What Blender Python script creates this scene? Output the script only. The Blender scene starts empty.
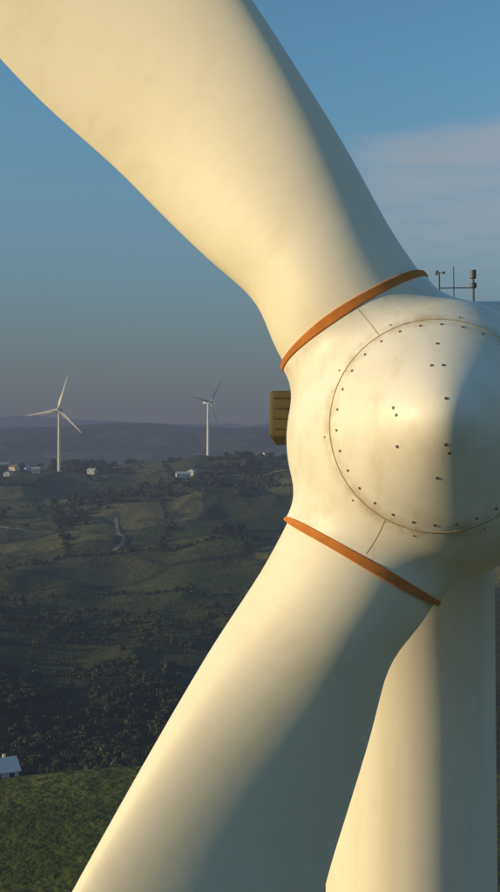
import bpy, math, random
import numpy as np
from mathutils import Matrix, Vector
random.seed(4); rng=np.random.RandomState(7)
sc=bpy.context.scene
CAMZ=70.0
# ------------------------------------------------------------------ helpers
def link(o,parent=None):
    sc.collection.objects.link(o)
    if parent is not None: o.parent=parent
    return o
def empty(name,loc=(0,0,0)):
    e=bpy.data.objects.new(name,None); e.location=loc; e.empty_display_size=.5
    return link(e)
def mesh_obj(name,verts,faces,mat,parent=None,smooth=True,mw=None):
    me=bpy.data.meshes.new(name)
    me.from_pydata([tuple(v) for v in verts],[],[tuple(f) for f in faces]); me.update()
    if smooth: me.polygons.foreach_set('use_smooth',[True]*len(me.polygons))
    me.materials.append(mat)
    o=bpy.data.objects.new(name,me); link(o,parent)
    if mw is not None: o.matrix_local=mw
    return o
HAZE=(0.104,0.120,0.166)
def new_mat(name):
    m=bpy.data.materials.new(name); m.use_nodes=True
    nt=m.node_tree; nt.nodes.clear(); return m,nt
def N(nt,t,**kw):
    n=nt.nodes.new(t)
    for k,v in kw.items(): setattr(n,k,v)
    return n
def setin(nt,sock,val):
    if isinstance(val,bpy.types.NodeSocket): nt.links.new(val,sock)
    else:
        if sock.type=='RGBA' and len(val)==3: val=(*val,1)
        sock.default_value=val
def mix(nt,f,a,b,blend='MIX'):
    n=N(nt,'ShaderNodeMix',data_type='RGBA',blend_type=blend)
    setin(nt,n.inputs[0],f); setin(nt,n.inputs[6],a); setin(nt,n.inputs[7],b)
    return n.outputs[2]
def math_(nt,op,a,b=0.0,clamp=False):
    n=N(nt,'ShaderNodeMath',operation=op,use_clamp=clamp)
    setin(nt,n.inputs[0],a); setin(nt,n.inputs[1],b); return n.outputs[0]
def noise(nt,vec,scale,detail=4,rough=.55,dist=0):
    n=N(nt,'ShaderNodeTexNoise'); nt.links.new(vec,n.inputs['Vector'])
    n.inputs['Scale'].default_value=scale; n.inputs['Detail'].default_value=detail
    n.inputs['Roughness'].default_value=rough; n.inputs['Distortion'].default_value=dist
    return n.outputs['Fac']
def ramp(nt,f,p0,p1,a=0.0,b=1.0):
    n=N(nt,'ShaderNodeMapRange',interpolation_type='SMOOTHSTEP')
    setin(nt,n.inputs[0],f)
    for i,v in zip((1,2,3,4),(p0,p1,a,b)): n.inputs[i].default_value=v
    return n.outputs[0]
def vscale(nt,vec,s):
    n=N(nt,'ShaderNodeVectorMath',operation='MULTIPLY'); nt.links.new(vec,n.inputs[0]); n.inputs[1].default_value=s
    return n.outputs[0]
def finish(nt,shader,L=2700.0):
    """painted valley haze: emission mixed into the material, growing with distance from world origin"""
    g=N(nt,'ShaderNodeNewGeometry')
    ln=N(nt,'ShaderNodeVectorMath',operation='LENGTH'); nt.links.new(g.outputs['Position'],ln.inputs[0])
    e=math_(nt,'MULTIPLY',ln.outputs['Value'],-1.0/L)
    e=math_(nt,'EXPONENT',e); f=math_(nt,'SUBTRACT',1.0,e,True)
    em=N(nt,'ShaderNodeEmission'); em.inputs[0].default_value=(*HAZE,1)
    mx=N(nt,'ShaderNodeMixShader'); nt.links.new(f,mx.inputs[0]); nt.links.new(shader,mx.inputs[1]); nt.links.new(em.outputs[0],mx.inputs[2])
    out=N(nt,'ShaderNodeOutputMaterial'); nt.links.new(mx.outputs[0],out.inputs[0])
def bsdf(nt,col,rough=.6,spec=.5,normal=None,coat=0):
    b=N(nt,'ShaderNodeBsdfPrincipled'); setin(nt,b.inputs['Base Color'],col); setin(nt,b.inputs['Roughness'],rough)
    b.inputs['Specular IOR Level'].default_value=spec
    b.inputs['Coat Weight'].default_value=coat
    if normal is not None: nt.links.new(normal,b.inputs['Normal'])
    return b.outputs[0]
def bump(nt,h,strength,dist):
    n=N(nt,'ShaderNodeBump'); n.inputs['Strength'].default_value=strength; n.inputs['Distance'].default_value=dist
    nt.links.new(h,n.inputs['Height']); return n.outputs[0]
def simple(name,col,rough=.6,spec=.4,var=.15,scale=3.0,haze=True):
    m,nt=new_mat(name); tc=N(nt,'ShaderNodeTexCoord')
    f=noise(nt,tc.outputs['Object'],scale)
    c=mix(nt,f,tuple(x*(1-var) for x in col),tuple(min(1,x*(1+var)) for x in col))
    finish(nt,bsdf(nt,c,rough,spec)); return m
def paint(name,base,dirt,amount,rough=.38,streak=(1,1,1),spec=.35,seam=False):
    m,nt=new_mat(name); tc=N(nt,'ShaderNodeTexCoord'); v=tc.outputs['Object']
    f1=noise(nt,vscale(nt,v,streak),1.1,6,.6,.4)
    f2=noise(nt,v,14,5,.7)
    f4=noise(nt,vscale(nt,v,(5,.9,2)),1.3,5,.65,.2)
    d=ramp(nt,f1,.42,.78); d=math_(nt,'MULTIPLY',d,amount)
    c=mix(nt,d,base,dirt)
    d2=math_(nt,'MULTIPLY',ramp(nt,f2,.56,.78),amount*.4)
    c=mix(nt,d2,c,dirt)
    d3=math_(nt,'MULTIPLY',ramp(nt,f4,.52,.8),amount*.5)
    c=mix(nt,d3,c,tuple(x*.8 for x in dirt))
    if seam:
        fl=vscale(nt,v,(1,1,0)); ln=N(nt,'ShaderNodeVectorMath',operation='LENGTH'); nt.links.new(fl,ln.inputs[0])
        dd=math_(nt,'ABSOLUTE',math_(nt,'SUBTRACT',ln.outputs['Value'],1.17))
        k=math_(nt,'MULTIPLY',ramp(nt,dd,.12,.0),ramp(nt,noise(nt,v,3.5,5,.7),.38,.64))
        c=mix(nt,math_(nt,'MULTIPLY',k,.6),c,(.42,.32,.17))
        ch=ramp(nt,noise(nt,v,38,3,.6),.70,.76)
        c=mix(nt,math_(nt,'MULTIPLY',ch,.45),c,(.34,.25,.14))
    r=math_(nt,'MULTIPLY_ADD',f2,.18); 
    n=r.node; n.inputs[2].default_value=rough-.05
    b=bump(nt,noise(nt,v,2.2,3,.5),.06,.05)
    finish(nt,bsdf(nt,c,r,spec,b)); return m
M_blade=paint('blade_gelcoat',(.80,.74,.585),(.62,.50,.31),.28,.50,(1,1,1),.3)
M_hub=paint('hub_gelcoat',(.82,.775,.66),(.54,.44,.28),.52,.42,seam=True)
M_tower=paint('tower_paint',(.80,.74,.60),(.60,.50,.34),.32,.5,(2.5,2.5,.15),.3)
M_nac=paint('nacelle_paint',(.74,.71,.63),(.5,.44,.33),.5,.45)
M_band=simple('rust_orange_seal',(.52,.18,.035),.8,.15,.35,5)
M_seam=simple('seam_sealant',(.42,.32,.16),.8,.15,.4,6)
M_bolt=simple('bolt_steel',(.15,.09,.05),.6,.4,.3,9)
M_dark=simple('dark_metal',(.06,.055,.05),.5)
M_olive=simple('vent_hood_olive',(.09,.075,.03),.75,.2,.3,4)
M_slat=simple('vent_slat',(.065,.055,.022),.7)

# ------------------------------------------------------------------ primitives
def revolve(profile,seg=64,axis='z'):
    V=[];F=[]
    for r,z in profile:
        for i in range(seg):
            a=2*math.pi*i/seg; V.append((r*math.cos(a),r*math.sin(a),z))
    n=len(profile)
    for j in range(n-1):
        for i in range(seg):
            k=(i+1)%seg; F.append((j*seg+i,j*seg+k,(j+1)*seg+k,(j+1)*seg+i))
    return V,F
def box_bev(sx,sy,sz,b,c=(0,0,0),seg=3):
    import bmesh
    bm=bmesh.new(); bmesh.ops.create_cube(bm,size=1)
    bmesh.ops.scale(bm,vec=(sx,sy,sz),verts=bm.verts)
    if b>0: bmesh.ops.bevel(bm,geom=list(bm.edges),offset=b,segments=seg,profile=.5,affect='EDGES')
    bmesh.ops.translate(bm,vec=c,verts=bm.verts)
    bm.verts.index_update()
    V=[tuple(v.co) for v in bm.verts]; F=[[v.index for v in f.verts] for f in bm.faces]; bm.free()
    return V,F
def cyl_between(p0,p1,r0,r1,seg=12):
    p0=Vector(p0);p1=Vector(p1); d=(p1-p0); L=d.length; q=d.to_track_quat('Z','Y')
    V=[];F=[]
    for (r,z) in ((r0,0),(r1,L)):
        for i in range(seg):
            a=2*math.pi*i/seg; V.append(tuple(p0+q@Vector((r*math.cos(a),r*math.sin(a),z))))
    for i in range(seg):
        k=(i+1)%seg; F.append((i,k,seg+k,seg+i))
    F.append(tuple(range(seg))[::-1]); F.append(tuple(range(seg,2*seg)))
    return V,F
def merge(parts):
    V=[];F=[]
    for v,f in parts:
        o=len(V); V+=list(v); F+=[[i+o for i in ff] for ff in f]
    return V,F

# ------------------------------------------------------------------ blade
Rtip=41.0
uu=[1.60,2.0,2.3,2.6,2.9,3.5,4.3,5.2,6.6,8.0,9.5,12,16,22,28,34,38,40.2,41]
te=[ 1.0,.975,.91,.87,.94,1.12,1.31,1.50,1.90,2.15,2.2,2.05,1.72,1.30,.98,.72,.5,.3,.08]
le=[-1.0,-.985,-.98,-.99,-1.01,-1.05,-1.07,-1.08,-1.08,-1.06,-1.03,-.94,-.78,-.6,-.45,-.33,-.25,-.15,-.04]
th=[ 2.0,1.97,1.93,1.88,1.80,1.68,1.5,1.32,1.10,.95,.84,.70,.53,.37,.25,.16,.10,.06,.03]
af=[0,0,.03,.10,.2,.38,.58,.75,.9,1,1,1,1,1,1,1,1,1,1]
tw=[0,2,5,9,12,16,18,18,16,14,12,9,6,3,1.5,.5,0,0,0]
def blade_mesh(nu=110,nphi=72):
    t=np.linspace(0,1,nu)**1.7; U=1.60+t*(Rtip-1.60)
    def sm(arr,U):
        s=0
        for d in (-.14,-.07,0,.07,.14): s=s+np.interp(U*(1+d*.5),uu,arr)
        return s/5
    V=[];F=[]
    for u in U:
        l,tt,h,a,b=[float(sm(x,np.array(u))) for x in (le,te,th,af,tw)]
        b=math.radians(b); mid=(l+tt)/2; half=(tt-l)/2/ (math.cos(b)**.6)
        for i in range(nphi):
            ph=2*math.pi*i/nphi; c=math.cos(ph); x=(1+c)/2
            ye=math.sin(ph)*h/2
            yt=2.6*(.2969*math.sqrt(max(x,0))*1.0-.126*x-.3516*x*x+.2843*x**3-.1036*x**4)*2*1.93
            sgn=1 if math.sin(ph)>=0 else -1
            ya=sgn*yt*h/2/1.0*.5*2/2.0
            w=ye*(1-a)+ya*a
            v=mid+half*c
            V.append((u, v*math.cos(b)+w*math.sin(b), w*math.cos(b)-v*math.sin(b)))
    for j in range(nu-1):
        for i in range(nphi):
            k=(i+1)%nphi; F.append((j*nphi+i,j*nphi+k,(j+1)*nphi+k,(j+1)*nphi+i))
    F.append([ (nu-1)*nphi+i for i in range(nphi)])
    me=bpy.data.meshes.new('blade'); me.from_pydata(V,[],F); me.update()
    me.polygons.foreach_set('use_smooth',[True]*len(me.polygons)); me.materials.append(M_blade)
    return me
ME_blade=blade_mesh()
def fix_normals(me):
    import bmesh
    bm=bmesh.new(); bm.from_mesh(me); bmesh.ops.recalc_face_normals(bm,faces=bm.faces); bm.to_mesh(me); bm.free()
fix_normals(ME_blade)
ANG=[122.2,241.2,1.7]
# ------------------------------------------------------------------ hub surface (star shaped body, traced outwards)
BR=1.045; BU=1.69
def smin(a,b,k):
    h=np.clip(.5+.5*(b-a)/k,0,1); return b*(1-h)+a*h-k*h*(1-h)
def smax(a,b,k): return -smin(-a,-b,k)
def hub_sdf(P,angs):
    x,y,z=P[...,0],P[...,1],P[...,2]
    rho=np.sqrt(x*x+y*y)
    front=(z-(2.25-1.0*(np.sqrt(rho*rho+.10)-.316)))*.71
    side=rho-1.73
    d=smax(front,side,.70)
    for a in angs:
        a=math.radians(a); u=x*math.cos(a)+y*math.sin(a); v=-x*math.sin(a)+y*math.cos(a)
        pr=np.sqrt(v*v+z*z)
        b=smax(pr-BR,np.maximum(u-BU,-u),.05)
        d=smin(d,b,.22)
    d=smax(d,-z-1.35,.05)
    return d
def hub_r(D,angs):
    t=np.full(D.shape[:-1],.2)
    lo=np.zeros_like(t); hi=np.full_like(t,3.2)
    for _ in range(30):
        mid=(lo+hi)/2; s=hub_sdf(D*mid[...,None],angs)
        lo=np.where(s<0,mid,lo); hi=np.where(s<0,hi,mid)
    return (lo+hi)/2
def hub_mesh(angs,na=420,nb=260):
    th_=np.linspace(0.0005,math.pi-.0005,nb); ph=np.arange(na)/na*2*math.pi
    T,P=np.meshgrid(th_,ph,indexing='ij')
    D=np.stack([np.sin(T)*np.cos(P),np.sin(T)*np.sin(P),np.cos(T)],-1)
    V=(D*hub_r(D,angs)[...,None]).reshape(-1,3)
    F=[]
    for j in range(nb-1):
        for i in range(na):
            k=(i+1)%na; F.append((j*na+i,(j+1)*na+i,(j+1)*na+k,j*na+k))
    return V.tolist(),F
def hub_point(x,y,angs,off=0.0):
    lo,hi=0.0,3.0
    for _ in range(40):
        m=(lo+hi)/2; s=float(hub_sdf(np.array([x,y,m]),angs))
        if s<0: lo=m
        else: hi=m
    z=(lo+hi)/2; e=1e-3
    p=np.array([x,y,z]); g=np.array([float(hub_sdf(p+e*d,angs)-hub_sdf(p-e*d,angs)) for d in np.eye(3)])
    g/=np.linalg.norm(g)
    return Vector(p+g*off),Vector(g)
def tube(points,r,seg=6,closed=False):
    V=[];F=[];n=len(points)
    for i,p in enumerate(points):
        a=points[(i-1)%n] if (closed or i>0) else p; b=points[(i+1)%n] if (closed or i<n-1) else p
        q=(Vector(b)-Vector(a)).to_track_quat('Z','Y')
        for s in range(seg):
            t=2*math.pi*s/seg; V.append(tuple(Vector(p)+q@Vector((r*math.cos(t),r*math.sin(t),0))))
    for i in range(n if closed else n-1):
        j=(i+1)%n
        for s in range(seg):
            k=(s+1)%seg; F.append((i*seg+s,i*seg+k,j*seg+k,j*seg+s))
    return V,F

def rotor_matrix(loc,yaw,tilt):
    n=Vector((-math.sin(yaw)*math.cos(tilt),-math.cos(yaw)*math.cos(tilt),math.sin(tilt)))
    e1=Vector((0,0,1)).cross(n).normalized(); e2=n.cross(e1)
    m=Matrix((e1,e2,n)).transposed().to_4x4(); m.translation=Vector(loc); return m

def turbine(hub,yaw,tilt,angs,ground_z,detail,tower_r=(1.285,1.97)):
    root=empty('wind_turbine',(0,0,0))
    R=rotor_matrix(hub,yaw,tilt)
    hv,hf=hub_mesh(angs,420 if detail else 60,260 if detail else 40)
    mesh_obj('hub',hv,hf,M_hub,root,True,R)
    for i,a in enumerate(angs):
        o=bpy.data.objects.new('blade_%d'%(i+1),ME_blade); link(o,root)
        o.matrix_local=R@Matrix.Rotation(math.radians(a),4,'Z')@Matrix.Rotation(math.radians(-1.2),4,'Y')
        if detail:
            V=[];F=[];seg=160
            for (r,z) in [(1.0,-1),(1.052,-1),(1.060,-.82),(1.060,.82),(1.052,1),(1.0,1)]:
                for s in range(seg):
                    t=2*math.pi*s/seg; wd=.022+.036*abs(math.cos(t))+.004*math.sin(5*t)
                    V.append((r*math.cos(t),r*math.sin(t),z*wd+.004*math.sin(3*t)))
            for j in range(5):
                for s in range(seg):
                    k=(s+1)%seg; F.append((j*seg+s,j*seg+k,(j+1)*seg+k,(j+1)*seg+s))
            mesh_obj('root_seal_band_%d'%(i+1),V,F,M_band,root,False,
              R@Matrix.Rotation(math.radians(a),4,'Z')@Matrix.Translation((BU,0,0))@Matrix.Rotation(math.radians(90),4,'Y'))
    yo=.06 if detail else 0
    parts=[]
    v,f=box_bev(3.3,3.55,9.0,.42,(0,.28+yo,-5.9),5); parts.append((v,f))
    v,f=revolve([(1.25,-1.2),(1.45,-1.25),(1.45,-1.75)],48); parts.append((v,f))
    v,f=box_bev(2.3,.35,5.0,.15,(0,2.1+yo,-6.5),3); parts.append((v,f))
    V,F=merge(parts); mesh_obj('nacelle',V,F,M_nac,root,True,R)
    back=Vector(R.to_3x3()@Vector((0,0,-1))); back.z=0; back.normalize()
    tp=Vector(hub)+back*4.0
    top=hub[2]-1.35; H=top-ground_z+2
    prof=[]
    for i in range(25):
        t=i/24; prof.append((tower_r[0]+(tower_r[1]-tower_r[0])*t,-H*t))
    V,F=revolve([(tower_r[0]*.96,.25),(tower_r[0]+.03,.25),(tower_r[0]+.03,0.02)]+prof,96)
    mesh_obj('tower',V,F,M_tower,root,True,Matrix.Translation((tp.x,tp.y,top)))
    return root,R
YAW=math.radians(5.4); TILT=math.radians(6)
HUB=(2.165,13.05,CAMZ+.09)
main,RM=turbine(HUB,YAW,TILT,ANG,0.0,True)
capR=1.17
parts=[]; pts=[]
for i in range(160):
    a=2*math.pi*i/160; p,g=hub_point(capR*math.cos(a),capR*math.sin(a),ANG,-.004); pts.append(p)
parts.append(tube(pts,.011,6,True))
for a in ANG:
    a=math.radians(a); pts=[]
    for i in range(14):
        r=capR+(1.60-capR)*i/13; w=.06*math.sin(i/13*3)*.3
        p,g=hub_point(r*math.cos(a)+w,r*math.sin(a),ANG,-.006); pts.append(p)
    parts.append(tube(pts,.009,6))
V,F=merge(parts); mesh_obj('cap_seam',V,F,M_seam,main,True,RM)
parts=[]
def bolt(x,y,r=.020):
    p,g=hub_point(x,y,ANG)
    parts.append(cyl_between(p-g*.01,p+g*.006,r,r*.85,6))
for i in range(30):
    a=2*math.pi*(i+.3)/30
    bolt((capR-.075)*math.cos(a),(capR-.075)*math.sin(a),.018)
    if i%3==0: bolt((capR+.06)*math.cos(a+.04),(capR+.06)*math.sin(a+.04),.013)
for (x,y) in [(-.50,.10),(.02,.16),(.02,-.30),(-.46,-.30),(-.02,.83),(.02,.55),(-.10,.55),(-.05,-.62),(.06,-.38),(-.47,.02)]:
    bolt(x,y,.021)
V,F=merge(parts); mesh_obj('cap_bolts',V,F,M_bolt,main,False,RM)
parts=[box_bev(.66,.78,1.3,.07,(-1.95,.90,-5.0),3)]
V,F=merge(parts); mesh_obj('side_vent_hood',V,F,M_olive,main,True,RM)
parts=[]
for i in range(4): parts.append(box_bev(.5,.02,.02,.004,(-1.95,.65+i*.17,-4.34),1))
V,F=merge(parts); mesh_obj('vent_slats',V,F,M_slat,main,False,RM)
parts=[]
yb=2.25; dy=.28
def pole(x,z,y0,y1,r=.013): parts.append(cyl_between((x,y0,z),(x,y1+dy,z),r,r,8))
zz=-5.6
pole(.60,zz,yb,3.28); pole(.85,zz,yb,3.38,.009); pole(1.19,zz,yb,3.20,.018)
parts.append(cyl_between((.60,3.0+dy,zz),(1.19,3.0+dy,zz),.010,.010,8))
parts.append(cyl_between((1.19,3.17+dy,zz),(1.19,3.31+dy,zz),.05,.05,12))
parts.append(cyl_between((1.19,3.0+dy,zz),(1.19,3.08+dy,zz),.055,.055,12))
for k in range(3):
    a=k*2.094; q=Vector((.60+.08*math.cos(a),3.28+dy,zz+.08*math.sin(a)))
    parts.append(cyl_between((.60,3.28+dy,zz),q,.006,.006,6)); parts.append(cyl_between(q-Vector((0,.02,0)),q+Vector((0,.02,0)),.024,.014,8))
V,F=merge(parts); mesh_obj('wind_instruments',V,F,M_dark,main,False,RM)

# ------------------------------------------------------------------ terrain
tab=np.random.RandomState(3).rand(256,256)
def vnoise(x,y):
    xi=np.floor(x).astype(int); yi=np.floor(y).astype(int); fx=x-xi; fy=y-yi
    fx=fx*fx*fx*(fx*(fx*6-15)+10); fy=fy*fy*fy*(fy*(fy*6-15)+10)
    g=lambda a,b: tab[a%256,b%256]
    return (g(xi,yi)*(1-fx)+g(xi+1,yi)*fx)*(1-fy)+(g(xi,yi+1)*(1-fx)+g(xi+1,yi+1)*fx)*fy-.5
def fbm(x,y,o=4):
    s=0;a=1
    for i in range(o):
        s=s+a*vnoise(x+i*17.3,y+i*9.1); x=x*2.03;y=y*2.03;a*=.5
    return s
rt=[0,225,240,262,320,380,450,700,1000,1250,1420,1700,2500,3500,5000,7000,9000,12000,16000,30000]
ht=[-70,-70,-71.5,-80,-107,-110,-101,-84,-51,-27,-22,-48,-80,-20,-5,50,120,190,110,-100]
def H(x,y):
    x=np.asarray(x,float);y=np.asarray(y,float); r=np.hypot(x,y)
    rr=r+ 10*vnoise(x/90+5,y/90)*np.clip((r-180)/60,0,1)
    z=0
    for d in (-.05,-.025,0,.025,.05):
        dd=d*np.clip((r-245)/200,.12,1.0)
        z=z+np.interp(rr*(1+dd),rt,ht)/5
    a1=np.clip((r-250)/250,0,1)*np.clip((2200-r)/900,0,1)
    z=z+a1*(22*fbm(x/230+3,y/230+1,3)+20*(0.35-np.abs(fbm(x/120,y/170+8,3)))+4*fbm(x/40,y/40,2))
    a2=np.clip((r-1800)/2500,0,1)
    z=z+a2*(230*fbm(x/2300+7,y/1500+2,4))
    z=z+.7*fbm(x/30,y/30,2)*np.clip(r/80,0,1)
    return z+CAMZ
az=np.concatenate([np.linspace(-32,32,520),np.linspace(32,328,150)[1:-1]])
rad=np.concatenate([[0.5],np.geomspace(6,150,30),np.geomspace(155,1700,420),np.geomspace(1720,28000,170)])
A,Rr=np.meshgrid(np.radians(az),rad,indexing='ij')
X=Rr*np.sin(A); Y=Rr*np.cos(A); Z=H(X,Y)
na_,nr_=A.shape
V=np.stack([X,Y,Z],-1).reshape(-1,3)
idx=np.arange(na_*nr_).reshape(na_,nr_); nx=np.roll(idx,-1,0)
Fq=np.stack([idx[:,:-1],idx[:,1:],nx[:,1:],nx[:,:-1]],-1).reshape(-1,4)[:,::-1]
def np_mesh(name,V,F,mat,smooth=True):
    me=bpy.data.meshes.new(name); k=F.shape[1]
    me.vertices.add(len(V)); me.vertices.foreach_set('co',V.astype(np.float32).ravel())
    me.loops.add(F.size); me.loops.foreach_set('vertex_index',np.ascontiguousarray(F).astype(np.int32).ravel())
    me.polygons.add(len(F)); me.polygons.foreach_set('loop_start',np.arange(0,F.size,k,dtype=np.int32))
    me.polygons.foreach_set('loop_total',np.full(len(F),k,dtype=np.int32))
    me.update(calc_edges=True); me.validate()
    if smooth: me.polygons.foreach_set('use_smooth',[True]*len(me.polygons))
    me.materials.append(mat); o=bpy.data.objects.new(name,me); link(o); return o
m,nt=new_mat('hill_grass'); g=N(nt,'ShaderNodeNewGeometry'); P=g.outputs['Position']
n1=noise(nt,P,1/160,5,.6,.3); n2=noise(nt,P,1/28,5,.65); n3=noise(nt,P,1/3.5,5,.7)
vo=N(nt,'ShaderNodeTexVoronoi',feature='F1'); 
flat=vscale(nt,P,(1,1,0)); wp=N(nt,'ShaderNodeVectorMath',operation='ADD'); nt.links.new(flat,wp.inputs[0])
nn=N(nt,'ShaderNodeTexNoise'); nt.links.new(flat,nn.inputs['Vector']); nn.inputs['Scale'].default_value=1/120
nt.links.new(vscale(nt,nn.outputs['Color'],(70,70,0)),wp.inputs[1])
nt.links.new(wp.outputs[0],vo.inputs['Vector']); vo.inputs['Scale'].default_value=1/95
ve=N(nt,'ShaderNodeTexVoronoi',feature='DISTANCE_TO_EDGE'); nt.links.new(wp.outputs[0],ve.inputs['Vector']); ve.inputs['Scale'].default_value=1/95
sep=N(nt,'ShaderNodeSeparateColor'); nt.links.new(vo.outputs['Color'],sep.inputs[0])
c=mix(nt,ramp(nt,n1,.35,.65),(.042,.052,.014),(.088,.094,.026))
c=mix(nt,math_(nt,'MULTIPLY',ramp(nt,sep.outputs[0],.45,.6),.7),c,(.150,.148,.037))
c=mix(nt,math_(nt,'MULTIPLY',ramp(nt,sep.outputs[2],.7,.8),.6),c,(.034,.046,.013))
c=mix(nt,math_(nt,'MULTIPLY',ramp(nt,sep.outputs[1],.80,.9),.5),c,(.145,.11,.05))
c=mix(nt,math_(nt,'MULTIPLY',ramp(nt,n2,.49,.67),.7),c,(.024,.031,.010))
hed=math_(nt,'MULTIPLY',ramp(nt,ve.outputs['Distance'],.045,.01),.8)
c=mix(nt,hed,c,(.019,.024,.009))
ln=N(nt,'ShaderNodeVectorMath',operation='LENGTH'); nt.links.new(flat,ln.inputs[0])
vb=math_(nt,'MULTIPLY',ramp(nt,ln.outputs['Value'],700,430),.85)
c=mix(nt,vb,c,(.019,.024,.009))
near=ramp(nt,ln.outputs['Value'],262,238)
gr=mix(nt,ramp(nt,n2,.35,.65),(.066,.080,.017),(.145,.142,.034))
gr=mix(nt,ramp(nt,n3,.40,.7),gr,(.044,.052,.013))
c=mix(nt,near,c,gr)
c=mix(nt,math_(nt,'MULTIPLY',ramp(nt,n3,.3,.75),.3),c,(.02,.026,.01))
hb=math_(nt,'ADD',math_(nt,'MULTIPLY',n2,3.0),n3)
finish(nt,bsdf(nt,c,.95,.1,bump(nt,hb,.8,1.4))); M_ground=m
np_mesh('hillside_ground',V,Fq,M_ground)

# ------------------------------------------------------------------ trees (one mesh mass)
m,nt=new_mat('tree_foliage'); g=N(nt,'ShaderNodeNewGeometry')
f=noise(nt,g.outputs['Position'],.12,3); f3=noise(nt,g.outputs['Position'],.9,2)
c=mix(nt,ramp(nt,f,.35,.65),(.034,.043,.014),(.072,.078,.023)); c=mix(nt,ramp(nt,f3,.45,.7),c,(.026,.034,.012))
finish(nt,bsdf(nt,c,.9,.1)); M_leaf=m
def tree_variant(seed,nl=110):
    r=np.random.RandomState(seed); V=[];F=[]
    lob=[(r.normal(0,.22),r.normal(0,.22),.45+r.rand()*.4,.22+.16*r.rand()) for _ in range(6)]
    for i in range(nl):
        l=lob[r.randint(6)]; d=r.normal(size=3); d/=np.linalg.norm(d); rad_=l[3]*(.75+.4*r.rand())
        c0=np.array(l[:3])+d*rad_
        a=r.normal(size=3); a-=d*a.dot(d)*.6; a/=np.linalg.norm(a); b=np.cross(d,a)+r.normal(size=3)*.3; b/=np.linalg.norm(b)
        s=.07+.07*r.rand(); o=len(V)
        for (p,q) in ((-1,-1),(1,-.8),(.9,1),(-.8,.9)): V.append(c0+a*s*p+b*s*q)
        F.append((o,o+1,o+2,o+3))
    for k in range(4):
        a=k*math.pi/2; b=a+math.pi/2; o=len(V)
        for (ang,rr,z) in ((a,.04,-.1),(b,.04,-.1),(b,.02,.6),(a,.02,.6)): V.append(np.array([rr*math.cos(ang),rr*math.sin(ang),z]))
        F.append((o,o+1,o+2,o+3))
    return np.array(V),np.array(F)
variants=[tree_variant(s) for s in range(7)]
def build_trees(name,pts):
    Vs=[];Fs=[];o=0
    for (x,y,h,sink) in pts:
        v,f=variants[rng.randint(7)]; t=rng.rand()*6.28
        c,s=math.cos(t),math.sin(t); R2=np.array([[c,-s,0],[s,c,0],[0,0,1]])
        w=rng.uniform(.8,1.3)
        vv=(v*np.array([w,w,1])*h)@R2.T+np.array([x,y,float(H(x,y))-sink*h]); Vs.append(vv); Fs.append(f+o); o+=len(v)
    np_mesh(name,np.concatenate(Vs),np.concatenate(Fs),M_leaf,False)
def scatter(name,n,rmin,rmax,azr,dens,hmin,hmax,sink=0):
    pts=[]
    while len(pts)<n:
        a=math.radians(rng.uniform(*azr)); r=math.sqrt(rng.uniform(rmin**2,rmax**2)); x=r*math.sin(a); y=r*math.cos(a)
        if rng.rand()>dens(x,y,r): continue
        pts.append((x,y,hmin+(hmax-hmin)*rng.rand()**1.6,sink))
    build_trees(name,pts)
def d1(x,y,r):
    q=float(fbm(np.array(x/130+2.),np.array(y/130+4.),3))
    return 1.0 if q>.30 else (.03 if q>.15 else .002)
scatter('tree_mass',620,480,1350,(-18,8),d1,2.2,7.5,.1)
scatter('valley_scrub',2600,330,600,(-18,8),lambda x,y,r: (.9 if float(fbm(np.array(x/60.),np.array(y/60.),2))>-.08 else .2)*(1 if r<480 else .22),1.4,4.2,.25)
scatter('ridge_tree_line',300,1250,1480,(-18,6),lambda x,y,r:.9 if float(vnoise(np.array(x/70.),np.array(y/70.)))>.12 else .03,4,9)
hp=[]
for line in [[(-190,700),(-120,740),(-60,735),(10,765)],[(-125,740),(-150,850),(-175,980)],[(-250,960),(-160,985),(-80,960),(0,990),(60,985)],
             [(-80,960),(-60,850),(-62,736)],[(-230,1120),(-140,1105),(-60,1130),(40,1120)],[(-140,1105),(-120,985)],[(-40,1128),(-20,985)],[(-290,1080),(-230,1120),(-215,1230)],[(-140,600),(-70,625),(0,600)],[(-95,1210),(-80,1120)]]:
    for (a,b) in zip(line[:-1],line[1:]):
        L_=math.hypot(b[0]-a[0],b[1]-a[1]); k=int(L_/3.2)
        for i in range(k):
            if rng.rand()<.12: continue
            t=i/k; j=rng.normal(0,1.1,2); wob=5*math.sin(t*4+a[0]); hp.append((a[0]+(b[0]-a[0])*t+j[0],a[1]+(b[1]-a[1])*t+j[1]+wob,rng.uniform(1.6,3.2)*(1.8 if rng.rand()<.08 else 1),.2))
build_trees('hedgerow',hp)

# ------------------------------------------------------------------ distant turbines
def far_turbine(x,y,hz,yaw,angs):
    return turbine((x,y,hz),math.radians(yaw),math.radians(3),angs,float(H(x,y+4)),False,(1.2,2.0))
far_turbine(-.1785*1240,1240,CAMZ+42,14,[73,190,318])
far_turbine(-.0362*1250,1250,CAMZ+51,-55,[50,172,290])

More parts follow.
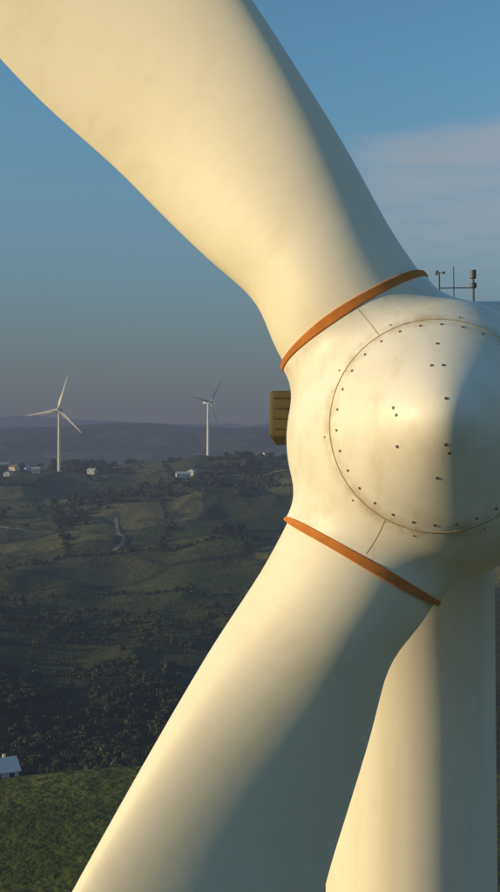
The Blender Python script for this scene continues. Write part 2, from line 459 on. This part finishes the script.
# ------------------------------------------------------------------ houses
M_wall=simple('house_render_wall',(.62,.58,.52),.8,.2,.1,.6)
M_roof=simple('clay_tile_roof',(.26,.15,.10),.8,.2,.3,1.2)
M_roofg=simple('sheet_metal_roof',(.45,.46,.48),.5,.4,.15,1.0)
M_glass=simple('window_glass',(.03,.035,.04),.15,.6)
M_door=simple('wooden_door',(.12,.07,.04),.6)
def house(x,y,rot,w=9,d=7,h=4,roof=None,sunk=.4):
    z=float(H(x,y)); e=empty('house',(x,y,z)); e.rotation_euler=(0,0,math.radians(rot)); roof=roof or M_roof
    V,F=box_bev(w,d,h+sunk*2,0,(0,0,h/2-sunk)); mesh_obj('walls',V,F,M_wall,e,False)
    rh=d*.28; V=[(-w/2,-d/2,h),(-w/2,d/2,h),(-w/2,0,h+rh),(w/2,-d/2,h),(w/2,d/2,h),(w/2,0,h+rh)]
    mesh_obj('gable_walls',V,[(0,2,1),(3,4,5)],M_wall,e,False)
    ov=.5; k=rh/(d/2); P=[]
    for s in (-1,1):
        a=[(-w/2-ov,s*(d/2+ov),h-k*ov+.05),(w/2+ov,s*(d/2+ov),h-k*ov+.05),(w/2+ov,0,h+rh+.05),(-w/2-ov,0,h+rh+.05)]
        b=[(p[0],p[1],p[2]+.18) for p in a]; P.append((a+b,[(0,1,2,3),(4,5,6,7),(0,1,5,4),(1,2,6,5),(2,3,7,6),(3,0,4,7)]))
    V,F=merge(P); mesh_obj('roof',V,F,roof,e,False)
    P=[]
    for s in (-1,1):
        for i in range(3):
            if s==-1 and i==1: continue
            P.append(box_bev(1.1,.08,1.3,0,(-w/3+i*w/3,s*(d/2+.02),h*.55)))
        P.append(box_bev(.08,1.1,1.3,0,(s*(w/2+.02),0,h*.55)))
    V,F=merge(P); mesh_obj('windows',V,F,M_glass,e,False)
    V,F=box_bev(1.1,.08,2.1,0,(0,-d/2-.02,1.05)); mesh_obj('door',V,F,M_door,e,False)
    V,F=box_bev(.6,.6,1.2,0,(w*.28,d*.18,h+rh-.05)); mesh_obj('chimney',V,F,M_wall,e,False)
for (px,r,rot,w,h,rd) in [(3,1255,20,12,4,0),(14,1225,-35,10,4,1),(27,1260,60,11,4,0),(36,1225,10,9,5,0),(20,1290,35,10,5,0),
                       (8,1190,80,9,4,0),(92,1245,-20,9,4,0),(183,1090,12,14,4.5,0),(192,1103,70,9,4.5,0),(268,1235,15,10,4,1)]:
    x=(px-250)/1077*r; house(x,r,rot,w,7,h,M_roof if rd else M_roofg)
house(-56.5,238,28,9,7,2.6,M_roofg)

# ------------------------------------------------------------------ dirt roads draped on the slopes
M_dirt=simple('dirt_road_soil',(.24,.19,.125),.95,.1,.2,.2)
def road(pts,w):
    pts=[Vector(p) for p in pts]; P=[]
    for i in range(len(pts)-1):
        n=max(2,int((pts[i+1]-pts[i]).length/4))
        for k in range(n): P.append(pts[i].lerp(pts[i+1],k/n))
    for _ in range(12): P=[P[0]]+[(P[i-1]+P[i]*2+P[i+1])/4 for i in range(1,len(P)-1)]+[P[-1]]
    V=[]
    for i,p in enumerate(P):
        t=(P[min(i+1,len(P)-1)]-P[max(i-1,0)]).normalized(); s=Vector((-t.y,t.x))
        for q in (-1,1):
            c=p+s*q*w/2; V.append((c.x,c.y,float(H(c.x,c.y))+.35))
    F=[(2*i,2*i+1,2*i+3,2*i+2) for i in range(len(P)-1)]
    mesh_obj('dirt_road',V,F,M_dirt)
road([(-290,1000),(-235,925),(-200,880),(-178,850),(-150,835)],4)
road([(-75,1075),(-30,1085),(20,1100),(60,1120)],3.5)
road([(-112,900),(-100,820),(-90,780),(-95,745)],3)

# ------------------------------------------------------------------ world
SE=math.radians(12); SA=math.radians(78)
sd=Vector((-math.sin(SA)*math.cos(SE),-math.cos(SA)*math.cos(SE),math.sin(SE)))
w=bpy.data.worlds.new('World'); sc.world=w; w.use_nodes=True; nt=w.node_tree; nt.nodes.clear()
sky=N(nt,'ShaderNodeTexSky',sky_type='NISHITA'); sky.sun_disc=False; sky.sun_elevation=SE; sky.sun_rotation=math.atan2(sd.x,sd.y)
sky.air_density=1.2; sky.dust_density=1.0; sky.ozone_density=2.0
tc=N(nt,'ShaderNodeTexCoord'); D=tc.outputs['Generated']
sp=N(nt,'ShaderNodeSeparateXYZ'); nt.links.new(D,sp.inputs[0])
el=sp.outputs[2]
col=mix(nt,1.0,sky.outputs[0],(.70,1.06,1.22),'MULTIPLY')
col=mix(nt,ramp(nt,el,.36,-.02,0,.97),col,(.98,1.03,1.34))
cv=vscale(nt,D,(3.5,3.5,24.0)); cn=noise(nt,cv,1.2,8,.62,1.0); cn2=noise(nt,vscale(nt,D,(9,9,30)),1.0,5,.6,.4)
edge=math_(nt,'ADD',el,math_(nt,'MULTIPLY',sp.outputs[0],-.12)); edge=math_(nt,'ADD',edge,math_(nt,'MULTIPLY',cn2,.035))
m1=ramp(nt,edge,.285,.264); m2=ramp(nt,el,.10,.24); m3=ramp(nt,sp.outputs[0],.05,.14)
cf=math_(nt,'MULTIPLY',ramp(nt,cn,.12,.62),math_(nt,'MULTIPLY',m1,math_(nt,'MULTIPLY',m2,m3)))
cf=math_(nt,'MULTIPLY',cf,.75)
col=mix(nt,cf,col,(2.5,2.75,3.05))
bg=N(nt,'ShaderNodeBackground'); nt.links.new(col,bg.inputs[0]); bg.inputs[1].default_value=.13
out=N(nt,'ShaderNodeOutputWorld'); nt.links.new(bg.outputs[0],out.inputs[0])
L=bpy.data.lights.new('sun','SUN'); L.energy=4.3; L.angle=math.radians(.5); L.color=(1,.76,.40)
lo=bpy.data.objects.new('sun',L); link(lo); lo.rotation_euler=sd.to_track_quat('Z','Y').to_euler(); lo.location=sd*200
# ------------------------------------------------------------------ camera
cam=bpy.data.cameras.new('camera'); co=bpy.data.objects.new('camera',cam); link(co)
cam.sensor_fit='VERTICAL'; cam.sensor_height=24; cam.lens=1077/892*24; cam.clip_end=60000; cam.clip_start=.1
co.location=(0,0,CAMZ); co.rotation_euler=(math.radians(90),0,0); sc.camera=co
sc.view_settings.view_transform='Standard'; sc.view_settings.look='None'; sc.view_settings.exposure=0
